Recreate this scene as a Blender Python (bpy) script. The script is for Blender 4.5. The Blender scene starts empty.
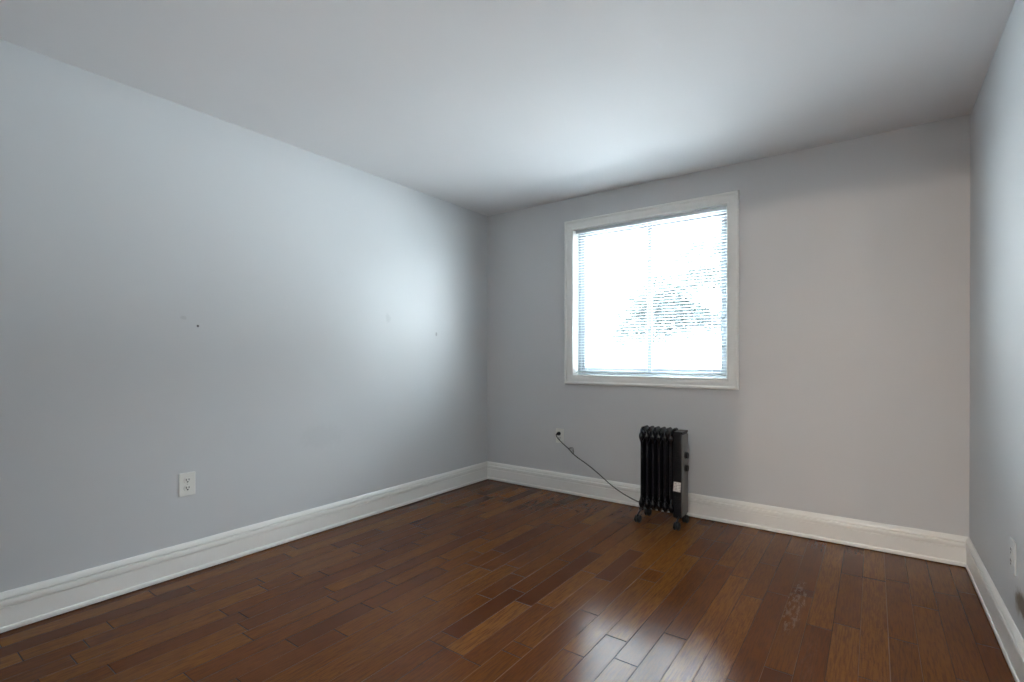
import bpy, bmesh, math, random
from mathutils import Vector, Matrix
random.seed(7)
S = bpy.context.scene
COL = S.collection

# ------------------------------------------------------------------ camera
YAW, PITCH, F_PX = 0.6275, -0.0033, 499.07
cam_data = bpy.data.cameras.new('camera')
cam_data.sensor_width = 36.0
cam_data.lens = F_PX / 1024 * 36.0
cam_data.shift_y = 0.01703
cam_data.clip_start = 0.02
cam = bpy.data.objects.new('camera', cam_data)
COL.objects.link(cam)
cam.location = (0, 0, 1.1354)
cam.rotation_euler = (math.pi / 2 + PITCH, 0, YAW)
S.camera = cam

# ------------------------------------------------------------------ light and exposure
S.view_settings.view_transform = 'Standard'
S.view_settings.look = 'None'
S.view_settings.gamma = 1.0
S.view_settings.use_curve_mapping = False
S.view_settings.exposure = 2.0
S.cycles.max_bounces = 12
S.cycles.diffuse_bounces = 6
S.cycles.glossy_bounces = 4
S.cycles.transparent_max_bounces = 16
S.cycles.caustics_reflective = False
S.cycles.caustics_refractive = False
S.cycles.sample_clamp_indirect = 8.0
S.cycles.use_denoising = True
S.cycles.use_guiding = True

W = bpy.data.worlds.new('sky'); S.world = W; W.use_nodes = True
wn = W.node_tree.nodes; wl = W.node_tree.links; wn.clear()
w_out = wn.new('ShaderNodeOutputWorld'); w_bg = wn.new('ShaderNodeBackground')
w_tc = wn.new('ShaderNodeTexCoord'); w_sep = wn.new('ShaderNodeSeparateXYZ'); w_ramp = wn.new('ShaderNodeValToRGB')
wl.new(w_tc.outputs['Generated'], w_sep.inputs[0]); wl.new(w_sep.outputs['Z'], w_ramp.inputs[0])
w_ramp.color_ramp.elements[0].position = 0.0; w_ramp.color_ramp.elements[0].color = (0.94, 0.97, 1.0, 1)
w_ramp.color_ramp.elements[1].position = 0.8; w_ramp.color_ramp.elements[1].color = (0.84, 0.90, 1.0, 1)
wl.new(w_ramp.outputs[0], w_bg.inputs[0]); wl.new(w_bg.outputs[0], w_out.inputs[0])
# hazy bright sky, brighter around the sun's side (to the right of the window)
w_up = wn.new('ShaderNodeMapRange'); w_up.interpolation_type = 'SMOOTHSTEP'; wl.new(w_sep.outputs['Z'], w_up.inputs[0])
w_up.inputs[1].default_value = 0.16; w_up.inputs[2].default_value = 0.60; w_up.inputs[3].default_value = 1.3; w_up.inputs[4].default_value = 18.5
SKY = w_up.outputs[0]
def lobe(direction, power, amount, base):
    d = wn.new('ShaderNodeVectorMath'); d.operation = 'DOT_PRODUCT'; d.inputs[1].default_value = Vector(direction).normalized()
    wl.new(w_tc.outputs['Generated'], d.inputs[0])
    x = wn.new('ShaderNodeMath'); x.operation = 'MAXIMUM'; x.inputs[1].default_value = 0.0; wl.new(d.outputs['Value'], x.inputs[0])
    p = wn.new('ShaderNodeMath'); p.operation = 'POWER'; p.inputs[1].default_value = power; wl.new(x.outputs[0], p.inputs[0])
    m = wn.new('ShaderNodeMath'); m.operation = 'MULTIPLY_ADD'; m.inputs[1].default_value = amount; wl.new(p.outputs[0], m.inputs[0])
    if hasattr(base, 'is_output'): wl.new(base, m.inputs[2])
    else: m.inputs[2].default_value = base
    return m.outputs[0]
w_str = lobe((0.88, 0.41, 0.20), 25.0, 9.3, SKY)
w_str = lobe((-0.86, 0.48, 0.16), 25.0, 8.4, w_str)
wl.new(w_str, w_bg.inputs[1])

def lamp(name, kind, loc, energy, color, **kw):
    d = bpy.data.lights.new(name, kind); d.energy = energy; d.color = color
    for k, v in kw.items(): setattr(d, k, v)
    o = bpy.data.objects.new(name, d); COL.objects.link(o); o.location = loc
    return o

sun = lamp('sun', 'SUN', (0, -4, 8), 3.0, (1.0, 0.96, 0.9), angle=0.01)
sun.rotation_euler = Vector((-0.6, 0.08, -0.75)).to_track_quat('-Z', 'Y').to_euler()
# lamps of the lit hallway behind the open doorway, then two added fill lights
lamp('hallway_lamp', 'POINT', (-0.22, -3.5, 1.985), 56.0, (1.0, 0.80, 0.62), shadow_soft_size=0.07)
lamp('hallway_sconce', 'POINT', (0.637, -3.5, 1.985), 14.0, (1.0, 0.86, 0.72), shadow_soft_size=0.05)
hl = lamp('hallway_soft_fill', 'AREA', (-0.1, -1.7, 2.38), 14.0, (0.90, 0.96, 1.0), shape='RECTANGLE', size=1.2, size_y=1.2)  # unseen soft cool fill added to brighten the room, stands for no fixture

side_fill = lamp('hallway_side_fill', 'AREA', (0.985, -0.98, 1.10), 15.0, (0.97, 0.99, 1.0), shape='RECTANGLE', size=1.4, size_y=1.0)  # no window here: fill light added to lift the left wall and ceiling
side_fill.rotation_euler = (0, math.pi / 2, 0)
# ------------------------------------------------------------------ constants of the room
D = 3.6183; XL = -2.9077; XR = 0.4172; H = 2.44; YF = -0.30; WT = 0.125
WX0, WX1, WZ0, WZ1 = -2.000, -0.812, 0.988, 2.176     # clear opening of the window
PI = math.pi

# ------------------------------------------------------------------ materials
def mat(name, color, rough=0.5, metal=0.0, spec=0.5, coat=0.0):
    m = bpy.data.materials.new(name); m.use_nodes = True
    b = m.node_tree.nodes['Principled BSDF']
    b.inputs['Base Color'].default_value = (*color, 1)
    b.inputs['Roughness'].default_value = rough
    b.inputs['Metallic'].default_value = metal
    b.inputs['Specular IOR Level'].default_value = spec
    b.inputs['Coat Weight'].default_value = coat
    return m

class NT:
    """small node-graph helper"""
    def __init__(s, m): s.t = m.node_tree; s.n = s.t.nodes; s.l = s.t.links; s.b = s.n['Principled BSDF']
    def put(s, sock, v):
        if hasattr(v, 'is_output'): s.l.new(v, sock)
        else: sock.default_value = v
    def math(s, op, a, b=0.0, c=None):
        n = s.n.new('ShaderNodeMath'); n.operation = op
        s.put(n.inputs[0], a); s.put(n.inputs[1], b)
        if c is not None: s.put(n.inputs[2], c)
        return n.outputs[0]
    def obj(s):
        return s.n.new('ShaderNodeTexCoord').outputs['Object']
    def sep(s, v):
        n = s.n.new('ShaderNodeSeparateXYZ'); s.l.new(v, n.inputs[0]); return n.outputs
    def comb(s, x, y, z):
        n = s.n.new('ShaderNodeCombineXYZ')
        for i, v in enumerate((x, y, z)): s.put(n.inputs[i], v)
        return n.outputs[0]
    def noise(s, vec, scale, detail=3, rough=0.5, dist=0.0):
        n = s.n.new('ShaderNodeTexNoise'); s.l.new(vec, n.inputs['Vector'])
        n.inputs['Scale'].default_value = scale; n.inputs['Detail'].default_value = detail
        n.inputs['Roughness'].default_value = rough; n.inputs['Distortion'].default_value = dist
        return n.outputs['Fac']
    def white(s, vec):
        n = s.n.new('ShaderNodeTexWhiteNoise'); n.noise_dimensions = '3D'; s.l.new(vec, n.inputs['Vector']); return n.outputs['Value'], n.outputs['Color']
    def ramp(s, fac, stops):
        n = s.n.new('ShaderNodeValToRGB'); s.put(n.inputs[0], fac); e = n.color_ramp.elements
        while len(e) < len(stops): e.new(0.5)
        for i, (p, c) in enumerate(stops):
            e[i].position = p; e[i].color = (*c, 1) if len(c) == 3 else c
        return n.outputs[0]
    def mix(s, fac, a, b, mode='MIX'):
        n = s.n.new('ShaderNodeMix'); n.data_type = 'RGBA'; n.blend_type = mode
        s.put(n.inputs[0], fac)
        s.put(n.inputs[6], a if hasattr(a, 'is_output') else (*a, 1)); s.put(n.inputs[7], b if hasattr(b, 'is_output') else (*b, 1))
        return n.outputs[2]
    def step(s, v, a, b):
        n = s.n.new('ShaderNodeMapRange'); n.interpolation_type = 'SMOOTHSTEP'; s.put(n.inputs[0], v)
        n.inputs[1].default_value = a; n.inputs[2].default_value = b
        return n.outputs[0]
    def bump(s, h, strength, dist):
        n = s.n.new('ShaderNodeBump'); n.inputs['Strength'].default_value = strength; n.inputs['Distance'].default_value = dist
        s.l.new(h, n.inputs['Height']); s.l.new(n.outputs[0], s.b.inputs['Normal'])
    def dist(s, v, p):
        n = s.n.new('ShaderNodeVectorMath'); n.operation = 'DISTANCE'; s.l.new(v, n.inputs[0]); n.inputs[1].default_value = p
        return n.outputs['Value']

def paint(name, color, rough, marks=()):
    """rolled wall paint; marks = small blemishes (position, radius, colour, amount, axis scale)"""
    m = mat(name, color, rough, spec=0.5); g = NT(m); o = g.obj()
    c = g.mix(g.noise(o, 1.7, 3), [x * 0.97 for x in color], [min(1, x * 1.03) for x in color])
    for p, r, mc, amt, sc in marks:
        v = g.n.new('ShaderNodeVectorMath'); v.operation = 'SUBTRACT'; g.l.new(o, v.inputs[0]); v.inputs[1].default_value = p
        v2 = g.n.new('ShaderNodeVectorMath'); v2.operation = 'MULTIPLY'; g.l.new(v.outputs[0], v2.inputs[0]); v2.inputs[1].default_value = sc
        ln = g.n.new('ShaderNodeVectorMath'); ln.operation = 'LENGTH'; g.l.new(v2.outputs[0], ln.inputs[0])
        w = g.noise(o, 40, 2)
        d = g.math('ADD', ln.outputs['Value'], g.math('MULTIPLY', g.math('SUBTRACT', w, 0.5), r * 0.9))
        f = g.math('MULTIPLY', g.math('SUBTRACT', 1.0, g.step(d, r * 0.45, r)), amt)
        c = g.mix(f, c, mc)
    g.l.new(c, g.b.inputs['Base Color'])
    g.bump(g.noise(o, 260, 2), 0.05, 0.002)
    return m

WALLC = (0.60, 0.62, 0.635)
m_wall_l = paint('wall_paint_left', WALLC, 0.50, [
    ((XL, 1.167, 1.299), 0.009, (0.03, 0.03, 0.03), 0.95, (1, 1, 1)),
    ((XL, 1.100, 1.338), 0.020, (0.40, 0.42, 0.43), 0.35, (1, 1, 1.6)),
    ((XL, 2.950, 1.323), 0.013, (0.25, 0.26, 0.27), 0.6, (1, 1, 0.6)),
    ((XL, 2.45, 1.42), 0.03, (0.42, 0.45, 0.46), 0.3, (1, 1, 0.7)),
    ((XL, 1.90, 0.62), 0.10, (0.45, 0.47, 0.48), 0.15, (1, 0.5, 1))])
m_wall_b = paint('wall_paint_back', (0.60, 0.61, 0.62), 0.5)
m_wall_r = paint('wall_paint_right', WALLC, 0.50, [
    ((XR, 2.43, 0.275), 0.075, (0.12, 0.085, 0.05), 0.85, (1, 0.55, 1.5)),
    ((XR, 2.50, 0.255), 0.05, (0.25, 0.2, 0.15), 0.5, (1, 1, 1))])
m_wall_f = paint('wall_paint_front', WALLC, 0.5)
m_ceil = paint('ceiling_paint', (0.76, 0.755, 0.76), 0.8)
m_trim = mat('trim_paint', (0.84, 0.84, 0.81), 0.32)
m_vinyl = mat('window_vinyl', (0.24, 0.275, 0.30), 0.4)
m_plate = mat('outlet_plastic', (0.78, 0.78, 0.74), 0.35)
m_slot = mat('outlet_slot', (0.03, 0.03, 0.03), 0.6)
m_screw = mat('screw_metal', (0.6, 0.6, 0.58), 0.35, 0.8)
m_black = mat('black_enamel', (0.006, 0.0065, 0.010), 0.18, spec=0.5)
m_blackp = mat('black_plastic', (0.006, 0.006, 0.008), 0.45, spec=0.3)
m_painted = mat('painted_over_plate', (0.62, 0.635, 0.64), 0.45)
m_greyp = mat('grey_panel', (0.16, 0.155, 0.15), 0.5)
m_knob = mat('knob_black', (0.01, 0.01, 0.01), 0.4)
m_bracket = mat('bracket_metal', (0.10, 0.10, 0.10), 0.35, 0.9)
m_rubber = mat('caster_rubber', (0.012, 0.012, 0.012), 0.5)
m_cord = mat('cord_rubber', (0.012, 0.012, 0.012), 0.5)
m_tie = mat('cord_tie', (0.22, 0.21, 0.2), 0.5)

# printed sticker: off-white with lines of grey print
m_stick = mat('sticker_paper', (0.8, 0.78, 0.74), 0.5); g = NT(m_stick); o = g.sep(g.obj())
lines = g.math('LESS_THAN', g.math('FRACT', g.math('MULTIPLY', o['Z'], 95.0)), 0.38)
blocks = g.math('GREATER_THAN', g.noise(g.comb(g.math('MULTIPLY', o['X'], 160.0), 0.0, g.math('MULTIPLY', g.math('FLOOR', g.math('MULTIPLY', o['Z'], 95.0)), 3.7)), 1.0, 0), 0.42)
g.l.new(g.mix(g.math('MULTIPLY', g.math('MULTIPLY', lines, blocks), 0.75), (0.80, 0.78, 0.74), (0.20, 0.15, 0.15)), g.b.inputs['Base Color'])

# translucent blind slat
m_slat = mat('blind_slat', (0.50, 0.52, 0.53), 0.4); g = NT(m_slat)
tr = g.n.new('ShaderNodeBsdfTranslucent'); tr.inputs[0].default_value = (0.55, 0.58, 0.58, 1)
mx = g.n.new('ShaderNodeMixShader'); mx.inputs[0].default_value = 0.08
g.l.new(g.b.outputs[0], mx.inputs[1]); g.l.new(tr.outputs[0], mx.inputs[2]); g.l.new(mx.outputs[0], g.n['Material Output'].inputs['Surface'])
m_rail = mat('blind_rail', (0.62, 0.66, 0.68), 0.35)
m_string = mat('blind_string', (0.8, 0.82, 0.82), 0.7)

# window glass
m_glass = bpy.data.materials.new('window_glass'); m_glass.use_nodes = True
gn = m_glass.node_tree.nodes; gl = m_glass.node_tree.links; gn.clear()
go = gn.new('ShaderNodeOutputMaterial'); gt = gn.new('ShaderNodeBsdfTransparent'); gg = gn.new('ShaderNodeBsdfGlossy'); gm = gn.new('ShaderNodeMixShader'); gf = gn.new('ShaderNodeLayerWeight'); gp = gn.new('ShaderNodeMath'); gq = gn.new('ShaderNodeMath')
gt.inputs[0].default_value = (0.93, 0.97, 0.97, 1); gg.inputs['Roughness'].default_value = 0.02; gf.inputs['Blend'].default_value = 0.5
gp.operation = 'POWER'; gp.inputs[1].default_value = 5.0; gq.operation = 'MULTIPLY_ADD'; gq.inputs[1].default_value = 0.96; gq.inputs[2].default_value = 0.04
gl.new(gf.outputs['Facing'], gp.inputs[0]); gl.new(gp.outputs[0], gq.inputs[0])   # reflection rises towards grazing angles
gl.new(gq.outputs[0], gm.inputs[0]); gl.new(gt.outputs[0], gm.inputs[1]); gl.new(gg.outputs[0], gm.inputs[2]); gl.new(gm.outputs[0], go.inputs[0])

# hardwood strip floor: boards run along +y
PW = 0.0935
m_floor = mat('hardwood_floor', (0.1, 0.05, 0.03), 0.22, spec=0.12); g = NT(m_floor); ob = g.obj(); o = g.sep(ob)
u = g.math('DIVIDE', g.math('ADD', o['X'], 0.605 + PW * 60), PW)
row = g.math('FLOOR', u); fu = g.math('FRACT', u)
r1, rc = g.white(g.comb(row, 3.3, 0.7)); rcs = g.sep(rc)
plen = g.math('ADD', 0.75, g.math('MULTIPLY', rcs['Y'], 0.75))
v0 = g.math('ADD', o['Y'], g.math('MULTIPLY', r1, 9.0))
vv = g.math('DIVIDE', g.math('ADD', v0, 20.0), plen)
# every second board is broken again at a random place so lengths vary
k0 = g.math('FLOOR', vv); f0 = g.math('FRACT', vv)
br, _ = g.white(g.comb(row, k0, 11.0))
cut = g.math('ADD', 0.25, g.math('MULTIPLY', br, 0.9))
second = g.math('GREATER_THAN', f0, cut)
pid = g.math('ADD', g.math('MULTIPLY', k0, 2.0), second)
pv, pc = g.white(g.comb(row, pid, 5.0)); pcs = g.sep(pc)
dx = g.math('MULTIPLY', g.math('MINIMUM', fu, g.math('SUBTRACT', 1.0, fu)), PW)
d_end = g.math('MINIMUM', g.math('MULTIPLY', g.math('MINIMUM', f0, g.math('SUBTRACT', 1.0, f0)), plen),
               g.math('MULTIPLY', g.math('ABSOLUTE', g.math('SUBTRACT', f0, cut)), plen))
base = g.ramp(pv, [(0.0, (0.088, 0.024, 0.008)), (0.15, (0.115, 0.034, 0.009)), (0.4, (0.132, 0.041, 0.0095)), (0.75, (0.152, 0.051, 0.010)), (1.0, (0.215, 0.080, 0.016))])
gv = g.comb(g.math('ADD', g.math('MULTIPLY', o['X'], 1.0), g.math('MULTIPLY', pcs['X'], 17.0)),
            g.math('ADD', g.math('MULTIPLY', o['Y'], 0.06), g.math('MULTIPLY', pcs['Y'], 9.0)), pcs['Z'])
grain = g.noise(gv, 190, 4, 0.6)
gv2 = g.comb(g.math('ADD', o['X'], g.math('MULTIPLY', pcs['X'], 31.0)), g.math('ADD', g.math('MULTIPLY', o['Y'], 0.22), g.math('MULTIPLY', pcs['Y'], 7.0)), g.math('MULTIPLY', pcs['Z'], 5.0))
big = g.noise(gv2, 14, 3, 0.55, 0.6)
rings = g.math('ABSOLUTE', g.math('SINE', g.math('MULTIPLY', big, 42.0)))
c = g.mix(g.math('MULTIPLY', g.step(grain, 0.40, 0.66), 0.70), base, (0.075, 0.025, 0.011))
c = g.mix(g.math('MULTIPLY', g.math('SUBTRACT', 1.0, g.step(rings, 0.0, 0.45)), g.math('MULTIPLY', pcs['Y'], 0.55)), c, (0.08, 0.027, 0.012))
c = g.mix(g.math('MULTIPLY', g.step(g.noise(ob, 2.3, 3), 0.35, 0.75), 0.18), c, (0.21, 0.085, 0.03))
side = g.math('SUBTRACT', 1.0, g.step(dx, 0.0006, 0.0021))
endj = g.math('SUBTRACT', 1.0, g.step(d_end, 0.0008, 0.0030))
c = g.mix(g.math('MULTIPLY', side, g.math('ADD', 0.42, g.math('MULTIPLY', rcs['Z'], 0.5))), c, g.mix(g.math('GREATER_THAN', rcs['X'], 0.72), (0.022, 0.012, 0.009), (0.24, 0.14, 0.085)))
c = g.mix(g.math('MULTIPLY', endj, 0.85), c, (0.018, 0.010, 0.008))
# worn patch where the finish is rubbed off
def blob(px, py, sx, sy):
    a = g.math('DIVIDE', g.math('SUBTRACT', o['X'], px), sx); b = g.math('DIVIDE', g.math('SUBTRACT', o['Y'], py), sy)
    d = g.math('SQRT', g.math('ADD', g.math('MULTIPLY', a, a), g.math('MULTIPLY', b, b)))
    return g.math('SUBTRACT', 1.0, g.step(d, 0.35, 1.0))
speck = g.step(g.noise(g.comb(o['X'], g.math('MULTIPLY', o['Y'], 0.22), 0.0), 75, 8, 0.75), 0.44, 0.66)
worn = g.math('MULTIPLY', g.math('MAXIMUM', blob(-0.29, 2.62, 0.05, 0.42), g.math('MULTIPLY', blob(-0.20, 2.2, 0.05, 0.3), 0.25)), speck)
c = g.mix(g.math('MULTIPLY', worn, 0.27), c, (0.32, 0.25, 0.19))
g.l.new(c, g.b.inputs['Base Color'])
rough = g.math('ADD', 0.115, g.math('ADD', g.math('MULTIPLY', grain, 0.08), g.math('MULTIPLY', g.noise(ob, 5, 3), 0.08)))
rough = g.math('ADD', rough, g.math('MULTIPLY', worn, 0.25))
g.l.new(rough, g.b.inputs['Roughness'])
hgt = g.math('SUBTRACT', g.math('MULTIPLY', grain, 0.05), g.math('MAXIMUM', side, endj))
hgt = g.math('ADD', hgt, g.math('MULTIPLY', g.math('ADD', g.math('MULTIPLY', fu, g.math('SUBTRACT', pcs['X'], 0.5)), 0.0), 0.8))
g.bump(hgt, 0.55, 0.0014)

# outdoors
m_ground = mat('pale_concrete', (0.62, 0.62, 0.60), 0.9); g = NT(m_ground); g.l.new(g.ramp(g.noise(g.obj(), 2.0, 5), [(0.3, (0.56, 0.56, 0.54)), (0.7, (0.68, 0.68, 0.66))]), g.b.inputs['Base Color'])
m_siding = mat('white_siding', (0.84, 0.84, 0.82), 0.6); g = NT(m_siding); g.bump(g.math('FRACT', g.math('MULTIPLY', g.sep(g.obj())['Z'], 7.0)), 0.5, 0.02)
m_shingle = mat('pale_shingles', (0.60, 0.60, 0.60), 0.8); g = NT(m_shingle); g.bump(g.math('FRACT', g.math('MULTIPLY', g.sep(g.obj())['Z'], 9.0)), 0.5, 0.02)
m_wpane = mat('house_window_pane', (0.16, 0.18, 0.20), 0.15)
m_bark = mat('tree_bark', (0.06, 0.06, 0.07), 0.9); g = NT(m_bark); g.bump(g.noise(g.obj(), 18, 4), 0.6, 0.03)
def leafmat(name, col):
    m = mat(name, col, 0.45); g = NT(m)
    t = g.n.new('ShaderNodeBsdfTranslucent'); t.inputs[0].default_value = (col[0] * 1.1, col[1] * 1.3, col[2] * 0.8, 1)
    x = g.n.new('ShaderNodeMixShader'); x.inputs[0].default_value = 0.3
    g.l.new(g.b.outputs[0], x.inputs[1]); g.l.new(t.outputs[0], x.inputs[2]); g.l.new(x.outputs[0], g.n['Material Output'].inputs['Surface'])
    return m
m_leaf = leafmat('tree_leaf', (0.042, 0.055, 0.060))

# ------------------------------------------------------------------ mesh helpers
def build(name, bm, m, parent=None, smooth=False, loc=None):
    me = bpy.data.meshes.new(name)
    bmesh.ops.recalc_face_normals(bm, faces=bm.faces[:])
    bm.to_mesh(me); bm.free()
    for mm in (m if isinstance(m, (list, tuple)) else [m]): me.materials.append(mm)
    if smooth:
        for p in me.polygons: p.use_smooth = True
    o = bpy.data.objects.new(name, me); COL.objects.link(o)
    if loc is not None: o.location = loc
    if parent is not None: o.parent = parent
    return o

def smooth_by_angle(o, ang=0.7):
    me = o.data
    for p in me.polygons: p.use_smooth = True
    bm = bmesh.new(); bm.from_mesh(me)
    for e in bm.edges:
        e.smooth = len(e.link_faces) == 2 and e.calc_face_angle(0) < ang
    bm.to_mesh(me); bm.free()
    return o

def box(bm, x0, x1, y0, y1, z0, z1, bevel=0.0, seg=2):
    r = bmesh.ops.create_cube(bm, size=1.0)
    vs = r['verts']
    bmesh.ops.scale(bm, vec=(x1 - x0, y1 - y0, z1 - z0), verts=vs)
    bmesh.ops.translate(bm, vec=((x0 + x1) / 2, (y0 + y1) / 2, (z0 + z1) / 2), verts=vs)
    if bevel:
        es = list({e for v in vs for e in v.link_edges})
        bmesh.ops.bevel(bm, geom=es, offset=bevel, segments=seg, affect='EDGES', profile=0.5)

def tube(bm, pts, r, n=10, cap=True):
    pts = [Vector(p) for p in pts]; rings = []
    rad = r if isinstance(r, (list, tuple)) else [r] * len(pts)
    up = None
    for i, p in enumerate(pts):
        t = (pts[min(i + 1, len(pts) - 1)] - pts[max(i - 1, 0)]).normalized()
        if up is None:
            up = Vector((0, 0, 1)) if abs(t.z) < 0.9 else Vector((1, 0, 0))
        a = (up - t * up.dot(t)).normalized(); b = t.cross(a); up = a
        rings.append([bm.verts.new(p + rad[i] * (a * math.cos(2 * PI * k / n) + b * math.sin(2 * PI * k / n))) for k in range(n)])
    for i in range(len(rings) - 1):
        for k in range(n):
            bm.faces.new((rings[i][k], rings[i][(k + 1) % n], rings[i + 1][(k + 1) % n], rings[i + 1][k]))
    if cap:
        bm.faces.new(rings[0][::-1]); bm.faces.new(rings[-1])

def spline(pts, sub=8):
    pts = [Vector(p) for p in pts]; out = []
    for i in range(len(pts) - 1):
        p0 = pts[max(i - 1, 0)]; p1 = pts[i]; p2 = pts[i + 1]; p3 = pts[min(i + 2, len(pts) - 1)]
        for k in range(sub):
            t = k / sub
            out.append(0.5 * ((2 * p1) + (p2 - p0) * t + (2 * p0 - 5 * p1 + 4 * p2 - p3) * t * t + (3 * p1 - p0 - 3 * p2 + p3) * t ** 3))
    out.append(pts[-1]); return out

def disc_cyl(bm, c, axis, r, h, n=24, bevel=0.0):
    """cylinder starting at c, along axis"""
    axis = Vector(axis).normalized(); c = Vector(c)
    r_ = bmesh.ops.create_cone(bm, cap_ends=True, segments=n, radius1=r, radius2=r, depth=h)
    q = axis.to_track_quat('Z', 'Y').to_matrix().to_4x4()
    bmesh.ops.transform(bm, matrix=Matrix.Translation(c + axis * h / 2) @ q, verts=r_['verts'])
    if bevel:
        es = [e for e in {e for v in r_['verts'] for e in v.link_edges} if len(e.link_faces) == 2 and e.calc_face_angle(0) > 1.0]
        bmesh.ops.bevel(bm, geom=es, offset=bevel, segments=2, affect='EDGES')

def sweep(bm, prof, path, closed=False):
    """prof: list of (depth, height); path: list of functions (d, h) -> Vector (mitred stations)"""
    rings = [[bm.verts.new(st(d, h)) for d, h in prof] for st in path]
    n = len(prof); m_ = len(rings)
    for i in range(m_ if closed else m_ - 1):
        A = rings[i]; B = rings[(i + 1) % m_]
        for k in range(n):
            bm.faces.new((A[k], A[(k + 1) % n], B[(k + 1) % n], B[k]))
    if not closed:
        bm.faces.new(rings[0][::-1]); bm.faces.new(rings[-1])

def structure(o): o['kind'] = 'structure'; return o
def thing(name, label, cat, loc=(0, 0, 0), rot=(0, 0, 0), group=None):
    o = bpy.data.objects.new(name, None); COL.objects.link(o); o.location = loc; o.rotation_euler = rot
    o.empty_display_size = 0.1
    o['label'] = label; o['category'] = cat
    if group: o['group'] = group
    return o

# ------------------------------------------------------------------ room shell
def shell(name, m, boxes):
    bm = bmesh.new()
    for b in boxes: box(bm, *b)
    return structure(build(name, bm, m))
YH = -4.2                                                # far end of the hallway behind the camera
shell('floor', m_floor, [(XL - WT, XR + WT, YH - WT, D + WT, -0.12, 0.0)])
shell('ceiling', m_ceil, [(XL - WT, XR + WT + 1.0, YH - WT, D + WT, H, H + 0.15)])
shell('wall_left', m_wall_l, [(XL - WT, XL, YF - WT, D + WT, 0, H)])
shell('wall_right', m_wall_r, [(XR, XR + WT, YF - 0.12, D + WT, 0, H)])
shell('wall_back', m_wall_b, [(XL, WX0 - 0.02, D, D + WT, 0, H), (WX1 + 0.02, XR, D, D + WT, 0, H),
                              (WX0 - 0.02, WX1 + 0.02, D, D + WT, 0, WZ0 - 0.02), (WX0 - 0.02, WX1 + 0.02, D, D + WT, WZ1 + 0.02, H)])
shell('wall_front', m_wall_f, [(XL, -0.45, YF - 0.12, YF, 0, H), (0.35, XR, YF - 0.12, YF, 0, H), (-0.45, 0.35, YF - 0.12, YF, 2.05, H)])
shell('wall_hallway', m_wall_f, [(-1.7, -1.58, YH, YF - 0.12, 0, H), (1.0, 1.12, YH, YF - 0.12, 0, H), (-1.7, 1.12, YH - 0.12, YH, 0, H),
                                 (XR + WT, 1.12, YF - 0.12, YF, 0, H), (XR + WT, 1.12, YH, YF, -0.12, 0)])

# baseboards: tall colonial profile with a bead, a groove and a shoe strip
HB = 0.1653
BP = [(0.0, 0.004), (0.0165, 0.004), (0.018, 0.008), (0.018, 0.019), (0.0165, 0.0235), (0.0128, 0.026), (0.0128, 0.1015), (0.0085, 0.1022), (0.0085, 0.1060), (0.0155, 0.1068), (0.0165, 0.110),
      (0.0165, 0.1295), (0.0155, 0.1320), (0.0035, 0.1332), (0.0035, 0.1415), (0.0145, 0.1422), (0.0120, 0.152), (0.0080, 0.160), (0.0045, HB), (0.0, HB)]
def baseboard(name, path):
    bm = bmesh.new(); sweep(bm, BP, path)
    return structure(smooth_by_angle(build(name, bm, m_trim), 0.45))
baseboard('baseboard_left', [lambda d, h: Vector((XL + d, YF, h)), lambda d, h: Vector((XL + d, D - d, h))])
baseboard('baseboard_back', [lambda d, h: Vector((XL + d, D - d, h)), lambda d, h: Vector((XR - d, D - d, h))])
baseboard('baseboard_right', [lambda d, h: Vector((XR - d, D - d, h)), lambda d, h: Vector((XR - d, YF, h))])

# ------------------------------------------------------------------ window
win = structure(thing('window_1', 'white framed sliding window', 'window', (0, 0, 0)))
del win['label'], win['category']
# moulded casing, mitred at the corners; profile (depth from wall, distance outwards from the opening)
CW = 0.076
CP = [(0.0, 0.0), (0.010, 0.0), (0.0125, 0.003), (0.0125, 0.008), (0.0095, 0.011), (0.0105, 0.018), (0.0145, 0.028), (0.0165, 0.042), (0.0150, 0.050),
      (0.0150, 0.054), (0.0215, 0.057), (0.0235, 0.062), (0.0225, 0.070), (0.0175, CW), (0.0, CW)]
bm = bmesh.new()
sweep(bm, CP, [lambda d, h: Vector((WX0 - h, D - d, WZ0 - h)), lambda d, h: Vector((WX1 + h, D - d, WZ0 - h)),
               lambda d, h: Vector((WX1 + h, D - d, WZ1 + h)), lambda d, h: Vector((WX0 - h, D - d, WZ1 + h))], closed=True)
smooth_by_angle(build('casing', bm, m_trim, win), 0.45)
bm = bmesh.new()
JY = D + WT
box(bm, WX0 - 0.02, WX0, D - 0.001, JY, WZ0 - 0.02, WZ1 + 0.02); box(bm, WX1, WX1 + 0.02, D - 0.001, JY, WZ0 - 0.02, WZ1 + 0.02)
box(bm, WX0, WX1, D - 0.001, JY, WZ1, WZ1 + 0.02); box(bm, WX0, WX1, D - 0.001, JY, WZ0 - 0.02, WZ0)
build('jamb_liner', bm, m_trim, win)
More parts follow.
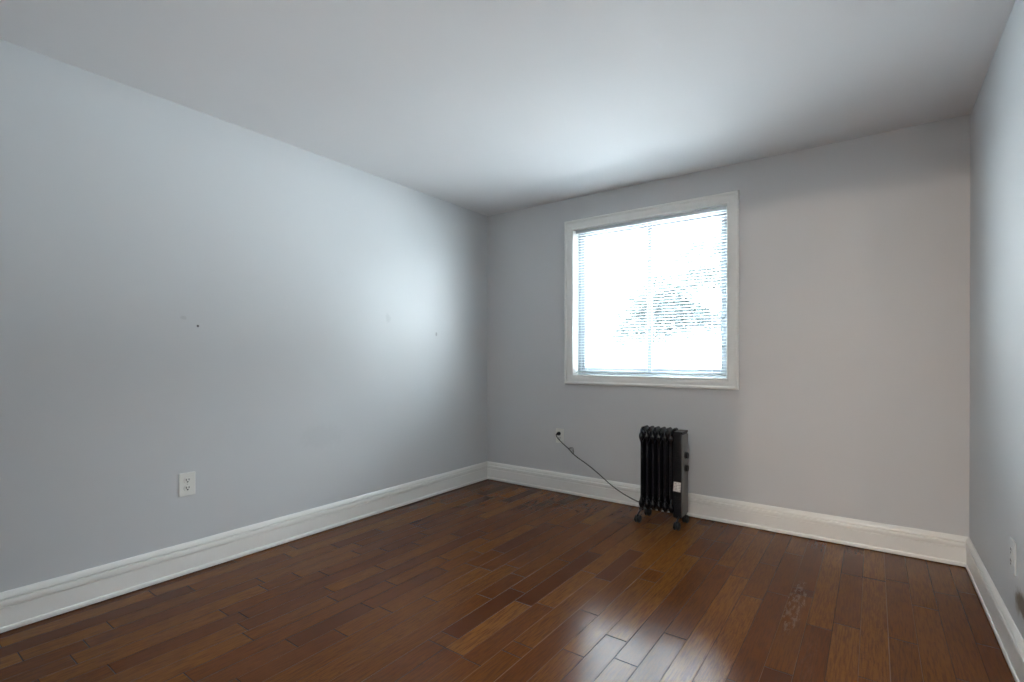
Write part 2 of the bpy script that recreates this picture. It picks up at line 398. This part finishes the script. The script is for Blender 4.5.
# outer vinyl frame
FY0, FY1 = D + 0.082, D + 0.120
bm = bmesh.new(); fw = 0.028
for b in ((WX0, WX0 + fw, WZ0, WZ1), (WX1 - fw, WX1, WZ0, WZ1), (WX0 + fw, WX1 - fw, WZ0, WZ0 + fw), (WX0 + fw, WX1 - fw, WZ1 - fw, WZ1)):
    box(bm, b[0], b[1], FY0, FY1, b[2], b[3], 0.002)
build('vinyl_frame', bm, m_vinyl, win)
def sash(x0, x1, y0, y1):
    z0, z1 = WZ0 + fw, WZ1 - fw; sw = 0.036
    bm = bmesh.new()
    box(bm, x0, x0 + sw, y0, y1, z0, z1, 0.002); box(bm, x1 - sw, x1, y0, y1, z0, z1, 0.002)
    box(bm, x0 + sw, x1 - sw, y0, y1, z0, z0 + sw, 0.002); box(bm, x0 + sw, x1 - sw, y0, y1, z1 - sw, z1, 0.002)
    s = build('sash', bm, m_vinyl, win)
    bm = bmesh.new(); ym = (y0 + y1) / 2
    box(bm, x0 + sw - 0.004, x1 - sw + 0.004, ym - 0.002, ym + 0.002, z0 + sw - 0.004, z1 - sw + 0.004)
    build('pane', bm, m_glass, s)
    return s
XM = -1.391
s1 = sash(WX0 + fw, XM + 0.022, FY0 + 0.002, FY0 + 0.018)
s2 = sash(XM - 0.022, WX1 - fw, FY0 + 0.019, FY0 + 0.035)
bm = bmesh.new(); box(bm, XM - 0.008, XM + 0.008, FY0 - 0.006, FY0 + 0.006, 1.50, 1.58, 0.003); build('latch', bm, m_vinyl, s1)

# ------------------------------------------------------------------ mini blind
BY = D + 0.034
blind = thing('window_blind', 'white horizontal mini blind with open slats hanging inside the window frame', 'blind', (0, BY, WZ1))
bx0, bx1 = WX0 + 0.008, WX1 - 0.008
def L(z): return z - WZ1
bm = bmesh.new()
box(bm, bx0, bx1, -0.0125, 0.0125, -0.029, -0.003, 0.002)
build('head_rail', bm, m_rail, blind)
ZB = 1.008
bm = bmesh.new(); nS = 52
ztop = WZ1 - 0.045
for i in range(nS):
    z = L(ZB + 0.016 + (ztop - ZB - 0.016) * i / (nS - 1)); sag = random.uniform(-0.0006, 0.0006); tl = random.uniform(-0.0006, 0.0006)
    prev = None
    for x in (bx0 + 0.003, bx1 - 0.003):
        ring = []
        for k in range(5):
            t = k / 4 * 2 - 1
            ring.append(bm.verts.new((x, t * 0.0125, z + sag + tl * t + 0.0016 * (1 - t * t))))
        for k in range(4, -1, -1):
            t = k / 4 * 2 - 1
            ring.append(bm.verts.new((x, t * 0.0125, z + sag + tl * t + 0.0016 * (1 - t * t) - 0.0005)))
        if prev:
            for k in range(10): bm.faces.new((prev[k], prev[(k + 1) % 10], ring[(k + 1) % 10], ring[k]))
            bm.faces.new(prev[::-1]); bm.faces.new(ring)
        prev = ring
build('slats', bm, m_slat, blind)
bm = bmesh.new(); box(bm, bx0, bx1, -0.012, 0.012, L(ZB - 0.005), L(ZB + 0.006), 0.003); build('bottom_rail', bm, m_rail, blind)
for x in (bx0 + 0.10, XM - 0.0, bx1 - 0.10):
    bm = bmesh.new()
    for y in (-0.0135, 0.0135): tube(bm, [(x, y, -0.029), (x, y, L(ZB + 0.006))], 0.0006, 5)
    tube(bm, [(x + 0.004, 0.0, -0.029), (x + 0.004, 0.0, L(ZB + 0.006))], 0.0006, 5)
    build('ladder_cord', bm, m_string, blind)

# ------------------------------------------------------------------ outlets
def outlet(name_loc, rot, label, pm=None):
    """duplex receptacle; local: face towards -y, centre at origin, wall plane y = 0"""
    mp = pm or m_plate
    t = thing('wall_outlet', label, 'outlet', name_loc, (0, 0, rot))
    bm = bmesh.new(); box(bm, -0.039, 0.039, -0.0065, 0.0, -0.0605, 0.0605, 0.0035, 3); build('cover_plate', bm, mp, t)
    for zc in (0.0205, -0.0205):
        bm = bmesh.new()
        r_ = bmesh.ops.create_cone(bm, cap_ends=True, segments=28, radius1=0.0172, radius2=0.0168, depth=0.003)
        bmesh.ops.transform(bm, matrix=Matrix.Translation((0, -0.0078, zc)) @ Matrix.Rotation(PI / 2, 4, 'X'), verts=r_['verts'])
        for v in bm.verts:
            v.co.z = max(zc - 0.0138, min(zc + 0.0138, v.co.z))
        rc = build('receptacle', bm, mp, t)
        bm = bmesh.new()
        box(bm, -0.0083, -0.0047, -0.0098, -0.0090, zc - 0.0015, zc + 0.0090); box(bm, 0.0047, 0.0083, -0.0098, -0.0090, zc - 0.0005, zc + 0.0090)
        disc_cyl(bm, (0, -0.0090, zc - 0.0075), (0, -1, 0), 0.0038, 0.0008, 14)
        build('slots', bm, m_slot, rc)
    bm = bmesh.new(); disc_cyl(bm, (0, -0.006, 0), (0, -1, 0), 0.0032, 0.0015, 16, 0.0004); build('screw', bm, m_screw, t)
    return t
outlet((XL, 1.113, 0.470), PI / 2, 'white duplex outlet with empty sockets, low on the long left wall')
outlet((-2.127, D, 0.475), 0.0, 'small white outlet on the window wall with the black heater plug in it')
outlet((XR, 2.555, 0.405), -PI / 2, 'white outlet seen edge-on, low on the right wall near the picture edge', m_painted)

# ------------------------------------------------------------------ oil-filled radiator heater
HX, HY = -1.18, 3.375
heater = thing('oil_radiator_heater', 'black oil-filled radiator heater with fins standing on casters under the window', 'heater', (HX, HY, 0))
def fin_mesh():
    """one pressed-steel oil column: thin web, folded front/back edges, swollen headers at top and bottom. local x = thickness"""
    bm = bmesh.new()
    z0, z1, dep = 0.085, 0.652, 0.080
    NU, NV = 20, 64
    def half(v):                         # half depth with rounded ends
        z = z0 + (z1 - z0) * v; r = 0.040
        e = min(z - z0, z1 - z)
        w = dep
        if e < r: w = dep - r + math.sqrt(max(0, r * r - (r - e) ** 2))
        w -= 0.015 * (1 / (1 + math.exp(-(z - 0.165) / 0.005))) * (1 / (1 + math.exp((z - 0.552) / 0.005)))
        return z, w
    def thick(u, z, w):
        t = 0.0035
        y = u * w
        # header lobes (oil tubes run through them)
        for zc, rz in ((0.125, 0.034), (0.588, 0.034)):
            for yc in (-0.058, 0.056):
                d = math.hypot((y - yc) / 0.030, (z - zc) / rz)
                t = max(t, 0.0178 * max(0, 1 - d ** 2.6) ** 0.7 if d < 1 else 0)
        # vertical oil channel
        dc = abs(y) / 0.018
        if dc < 1 and 0.15 < z < 0.57: t = max(t, 0.009 * math.sqrt(1 - dc * dc))
        # folded edges
        ed = w * (1 - abs(u))
        if ed < 0.012 and 0.11 < z < 0.615: t = max(t, 0.0085 * math.sqrt(max(0, 1 - ((0.006 - ed) / 0.0065) ** 2)) if abs(0.006 - ed) < 0.0065 else 0)
        return t
    F = [[], []]
    for s_, sg in ((0, 1), (1, -1)):
        for j in range(NV + 1):
            v = j / NV; v = 0.5 - 0.5 * math.cos(PI * v) * (0.35 + 0.65 * 1) if False else v
            z, w = half(min(max(v, 0.0006), 0.9994)); row = []
            for i in range(NU + 1):
                u = -math.cos(PI * i / NU)
                row.append(bm.verts.new((sg * thick(u, z, w), u * w, z)))
            F[s_].append(row)
    for s_ in (0, 1):
        for j in range(NV):
            for i in range(NU):
                a, b, c_, d_ = F[s_][j][i], F[s_][j][i + 1], F[s_][j + 1][i + 1], F[s_][j + 1][i]
                bm.faces.new((a, b, c_, d_))
    A, B = F
    per = [(0, i) for i in range(NU)] + [(j, NU) for j in range(NV)] + [(NV, i) for i in range(NU, 0, -1)] + [(j, 0) for j in range(NV, 0, -1)]
    for k in range(len(per)):
        p, q = per[k], per[(k + 1) % len(per)]
        bm.faces.new((A[p[0]][p[1]], A[q[0]][q[1]], B[q[0]][q[1]], B[p[0]][p[1]]))
    return bm
PITCHF = 0.0412
f0_ = build('fin', fin_mesh(), m_black, heater, smooth=True); smooth_by_angle(f0_, 0.9)
XF0 = -0.118
f0_.location.x = XF0
for i in range(1, 6):
    c_ = f0_.copy(); COL.objects.link(c_); c_.parent = heater; c_.location.x = XF0 + PITCHF * i
# header tubes joining the columns
for z in (0.125, 0.592):
    for y in (-0.050, 0.050):
        bm = bmesh.new(); tube(bm, [(XF0 - 0.006, y, z), (0.102, y, z)], 0.011, 14); build('header_tube', bm, m_black, heater)
# control housing at the right-hand end
hx0, hx1 = 0.099, 0.155
bm = bmesh.new(); box(bm, hx0, hx1, -0.062, 0.070, 0.066, 0.630, 0.008, 3)
hs = smooth_by_angle(build('control_housing', bm, m_blackp, heater), 0.6)
bm = bmesh.new()
box(bm, hx0 + 0.008, hx1 - 0.008, -0.0630, -0.0610, 0.400, 0.509)
for k in range(9):
    z = 0.50 - k * 0.012; box(bm, hx0 + 0.010, hx1 - 0.010, -0.0645, -0.061, z, z + 0.005, 0.0008, 1)
build('vent_grille', bm, m_blackp, hs)
bm = bmesh.new()
box(bm, hx0 + 0.008, hx1 - 0.008, -0.0630, -0.0610, 0.124, 0.209)
for k in range(7):
    z = 0.20 - k * 0.012; box(bm, hx0 + 0.010, hx1 - 0.010, -0.0645, -0.061, z, z + 0.005, 0.0008, 1)
build('vent_grille', bm, m_blackp, hs)
bm = bmesh.new(); box(bm, hx0 + 0.003, hx1 + 0.005, -0.061, 0.069, 0.626, 0.638, 0.004, 2); build('top_cover', bm, m_blackp, hs)
bm = bmesh.new(); box(bm, hx1 - 0.004, hx1 + 0.0065, -0.056, 0.066, 0.080, 0.616, 0.005, 3)
cp = smooth_by_angle(build('control_panel', bm, m_greyp, heater), 0.6)
for z in (0.478, 0.392):
    bm = bmesh.new(); disc_cyl(bm, (hx1 + 0.006, 0.002, z), (1, 0, 0), 0.0245, 0.006, 28, 0.002); disc_cyl(bm, (hx1 + 0.011, 0.002, z), (1, 0, 0), 0.0205, 0.014, 28, 0.002)
    box(bm, hx1 + 0.024, hx1 + 0.0275, -0.002, 0.006, z - 0.019, z + 0.019, 0.001, 1)
    build('control_knob', bm, m_knob, cp)
bm = bmesh.new(); box(bm, 0.1035, 0.1505, -0.0642, -0.0630, 0.242, 0.306)
for v in bm.verts: v.co = Matrix.Rotation(0.06, 4, 'Y') @ (v.co - Vector((0.127, 0, 0.274))) + Vector((0.127, 0, 0.274))
st = build('warning_sticker', bm, m_stick, hs); st['label'] = 'white printed warning sticker'
# carrying handle on the back side of the housing top
# wheel brackets and casters
for x in (-0.128, 0.138):
    bm = bmesh.new()
    tube(bm, spline([(x, -0.100, 0.050), (x, -0.085, 0.066), (x, -0.05, 0.074), (x, 0.04, 0.074), (x, 0.073, 0.066), (x, 0.086, 0.050)], 6), 0.006, 10)
    box(bm, x - 0.016, x + 0.016, -0.045, 0.045, 0.070, 0.090, 0.002, 1)
    br_ = build('foot_bracket', bm, m_bracket, heater)
    for y in (-0.100, 0.086):
        bm = bmesh.new()
        for sx in (-1, 1):
            disc_cyl(bm, (x + sx * 0.003, y, 0.0265), (sx, 0, 0), 0.0265, 0.015, 28, 0.005)
        disc_cyl(bm, (x - 0.004, y, 0.0265), (1, 0, 0), 0.008, 0.008, 16)
        tube(bm, [(x, y, 0.030), (x, y, 0.056)], 0.0065, 12)
        smooth_by_angle(build('caster', bm, m_rubber, br_), 0.8)
# power cord (world path -> local)
def loc(p): return Vector(p) - Vector((HX, HY, 0))
PL = (-2.127, D - 0.0105, 0.4955)
bm = bmesh.new()
disc_cyl(bm, loc((PL[0], PL[1], PL[2])), (0, -1, 0), 0.0155, 0.020, 20, 0.004)
disc_cyl(bm, loc((PL[0], PL[1] - 0.020, PL[2])), (0, -1, 0), 0.0115, 0.014, 18, 0.003)
path = [loc(p) for p in ((PL[0], PL[1] - 0.030, PL[2]), (-2.133, D - 0.052, 0.488), (-2.127, D - 0.045, 0.465), (-2.102, D - 0.038, 0.437), (-2.066, D - 0.034, 0.408), (-2.032, D - 0.030, 0.382),
        (-2.000, D - 0.030, 0.354), (-1.949, D - 0.034, 0.322), (-1.841, D - 0.050, 0.274), (-1.722, D - 0.080, 0.217), (-1.603, D - 0.120, 0.160), (-1.477, D - 0.170, 0.123), (-1.359, D - 0.215, 0.104), (-1.318, HY + 0.028, 0.110))]
cordbm = bmesh.new(); tube(cordbm, spline(path, 6), 0.0040, 8)
cord = build('power_cord', cordbm, m_cord, heater, smooth=True)
smooth_by_angle(build('plug', bm, m_blackp, cord), 0.8)
# the bundled spare loop, tied up, hanging on the cord near the plug
bm = bmesh.new()
a = Vector((-2.034, D - 0.024, 0.384)); e_ = Vector((-1.992, D - 0.024, 0.346))
for k in range(3):
    off = Vector((0.010 + 0.008 * k, -0.004 * k, 0.012 + 0.008 * k))
    tube(bm, spline([loc(a), loc((a + e_) / 2 + off), loc(e_ + Vector((0.006, 0, -0.004))), loc((a + e_) / 2 + off * 0.25 + Vector((0, -0.008, 0))), loc(a)], 6), 0.0024, 6)
build('cord_tie', bm, m_tie, cord, smooth=True)

# ------------------------------------------------------------------ outdoors
GZ = -0.55
bm = bmesh.new(); box(bm, -40, 30, D + WT + 0.02, 60, GZ - 0.2, GZ)
structure(build('ground_outside', bm, m_ground))

def tree():
    t = thing('leafy_tree', 'leafy tree with a low spreading branch, seen through the blind outside the window', 'tree', (-0.9, 10.9, GZ))
    O = Vector((-0.9, 10.9, GZ))
    bm = bmesh.new(); ends = []
    def limb(pts, r0, r1, sub=6):
        p = spline(pts, sub); n = len(p)
        tube(bm, [q - O for q in p], [r0 + (r1 - r0) * i / (n - 1) for i in range(n)], 8)
        return p
    limb([(-0.9, 10.9, GZ - 0.05), (-0.95, 10.88, 0.6), (-1.1, 10.85, 1.6), (-1.05, 10.9, 2.6), (-1.2, 10.95, 3.6), (-1.1, 11.0, 4.6)], 0.17, 0.05)
    main = limb([(-1.08, 10.85, 1.45), (-1.6, 10.75, 1.78), (-2.4, 10.65, 1.83), (-3.1, 10.6, 2.02), (-3.8, 10.6, 1.98), (-4.5, 10.6, 1.80), (-5.1, 10.65, 1.62)], 0.16, 0.014)
    subs = [main]
    for st_, en, mid in (((-2.4, 10.65, 1.83), (-4.6, 10.3, 1.52), 0.05), ((-2.4, 10.65, 1.83), (-4.3, 10.9, 2.55), 0.15), ((-1.08, 10.9, 2.3), (-4.4, 10.5, 2.35), 0.35),
                         ((-1.08, 10.9, 2.6), (-4.0, 10.9, 2.75), 0.35), ((-1.15, 10.9, 3.1), (-3.4, 10.7, 3.35), 0.3), ((-1.15, 10.9, 3.5), (-2.6, 11.2, 4.2), 0.2),
                         ((-1.1, 10.9, 3.0), (0.6, 11.0, 3.8), 0.3), ((-1.05, 10.9, 2.2), (0.8, 10.6, 2.7), 0.3), ((-3.1, 10.6, 2.02), (-4.2, 10.9, 2.15), 0.08)):
        st_ = Vector(st_); en = Vector(en); m1 = st_.lerp(en, 0.45) + Vector((0, 0, mid))
        subs.append(limb([st_, m1, en], 0.035, 0.008))
    twigs = []
    for s_ in subs:
        for k in range(3, len(s_)):
            p = s_[k]
            for _ in range(2):
                d = Vector((random.uniform(-0.6, 0.3), random.uniform(-0.5, 0.5), random.uniform(-0.45, 0.35)))
                q = p + d * random.uniform(0.4, 0.9)
                if p.x < -4.5 and random.random() < 0.5: continue
                twigs.append((p, q)); tube(bm, [p - O, p.lerp(q, 0.5) - O + Vector((0, 0, 0.04)), q - O], [0.008, 0.006, 0.003], 5)
    build('trunk', bm, m_bark, t)
    bm = bmesh.new()
    def leaf(p, s):
        rot = Matrix.Rotation(random.uniform(0, 2 * PI), 3, 'Z') @ Matrix.Rotation(random.uniform(-1.0, 1.0), 3, 'X') @ Matrix.Rotation(random.uniform(-0.8, 0.8), 3, 'Y')
        vs = [bm.verts.new(p + rot @ Vector(v) * s) for v in ((0, 0, 0), (0.32, 0.35, 0.06), (0.25, 0.8, 0.03), (0, 1.15, -0.06), (-0.25, 0.8, 0.03), (-0.32, 0.35, 0.06))]
        bm.faces.new(vs)
    for p, q in twigs:
        for _ in range(75):
            f = random.uniform(0.1, 1.1)
            leaf(p.lerp(q, f) - O + Vector((random.gauss(0, 0.13), random.gauss(0, 0.13), random.gauss(-0.02, 0.10))), random.uniform(0.05, 0.10))
    build('foliage', bm, m_leaf, t)
tree()

def house():
    t = thing('neighbour_house', 'pale neighbouring house across the driveway, glimpsed through the right window sash', 'house', (-2.5, 20.0, GZ))
    bm = bmesh.new(); box(bm, -4.2, 5.0, 0, 5, 0, 2.7); build('wall', bm, m_siding, t)
    bm = bmesh.new()
    pr = [(-0.4, 2.62), (2.5, 4.3), (5.4, 2.62), (5.4, 2.72), (2.5, 4.42), (-0.4, 2.72)]
    a = [bm.verts.new((-4.5, y, z)) for y, z in pr]; b = [bm.verts.new((5.3, y, z)) for y, z in pr]
    for k in range(6): bm.faces.new((a[k], a[(k + 1) % 6], b[(k + 1) % 6], b[k]))
    bm.faces.new(a[::-1]); bm.faces.new(b)
    build('roof', bm, m_shingle, t)
    for x in (-3.0, -0.6, 2.4):
        bm = bmesh.new()
        for b_ in ((x - 0.55, x + 0.55, 1.95, 2.02), (x - 0.55, x + 0.55, 1.18, 1.25), (x - 0.55, x - 0.48, 1.25, 1.95), (x + 0.48, x + 0.55, 1.25, 1.95), (x - 0.03, x + 0.03, 1.25, 1.95)):
            box(bm, b_[0], b_[1], -0.05, 0.01, b_[2], b_[3])
        w = build('window', bm, m_siding, t)
        bm = bmesh.new(); box(bm, x - 0.48, x + 0.48, -0.02, -0.005, 1.25, 1.95); build('pane', bm, m_wpane, w)
house()
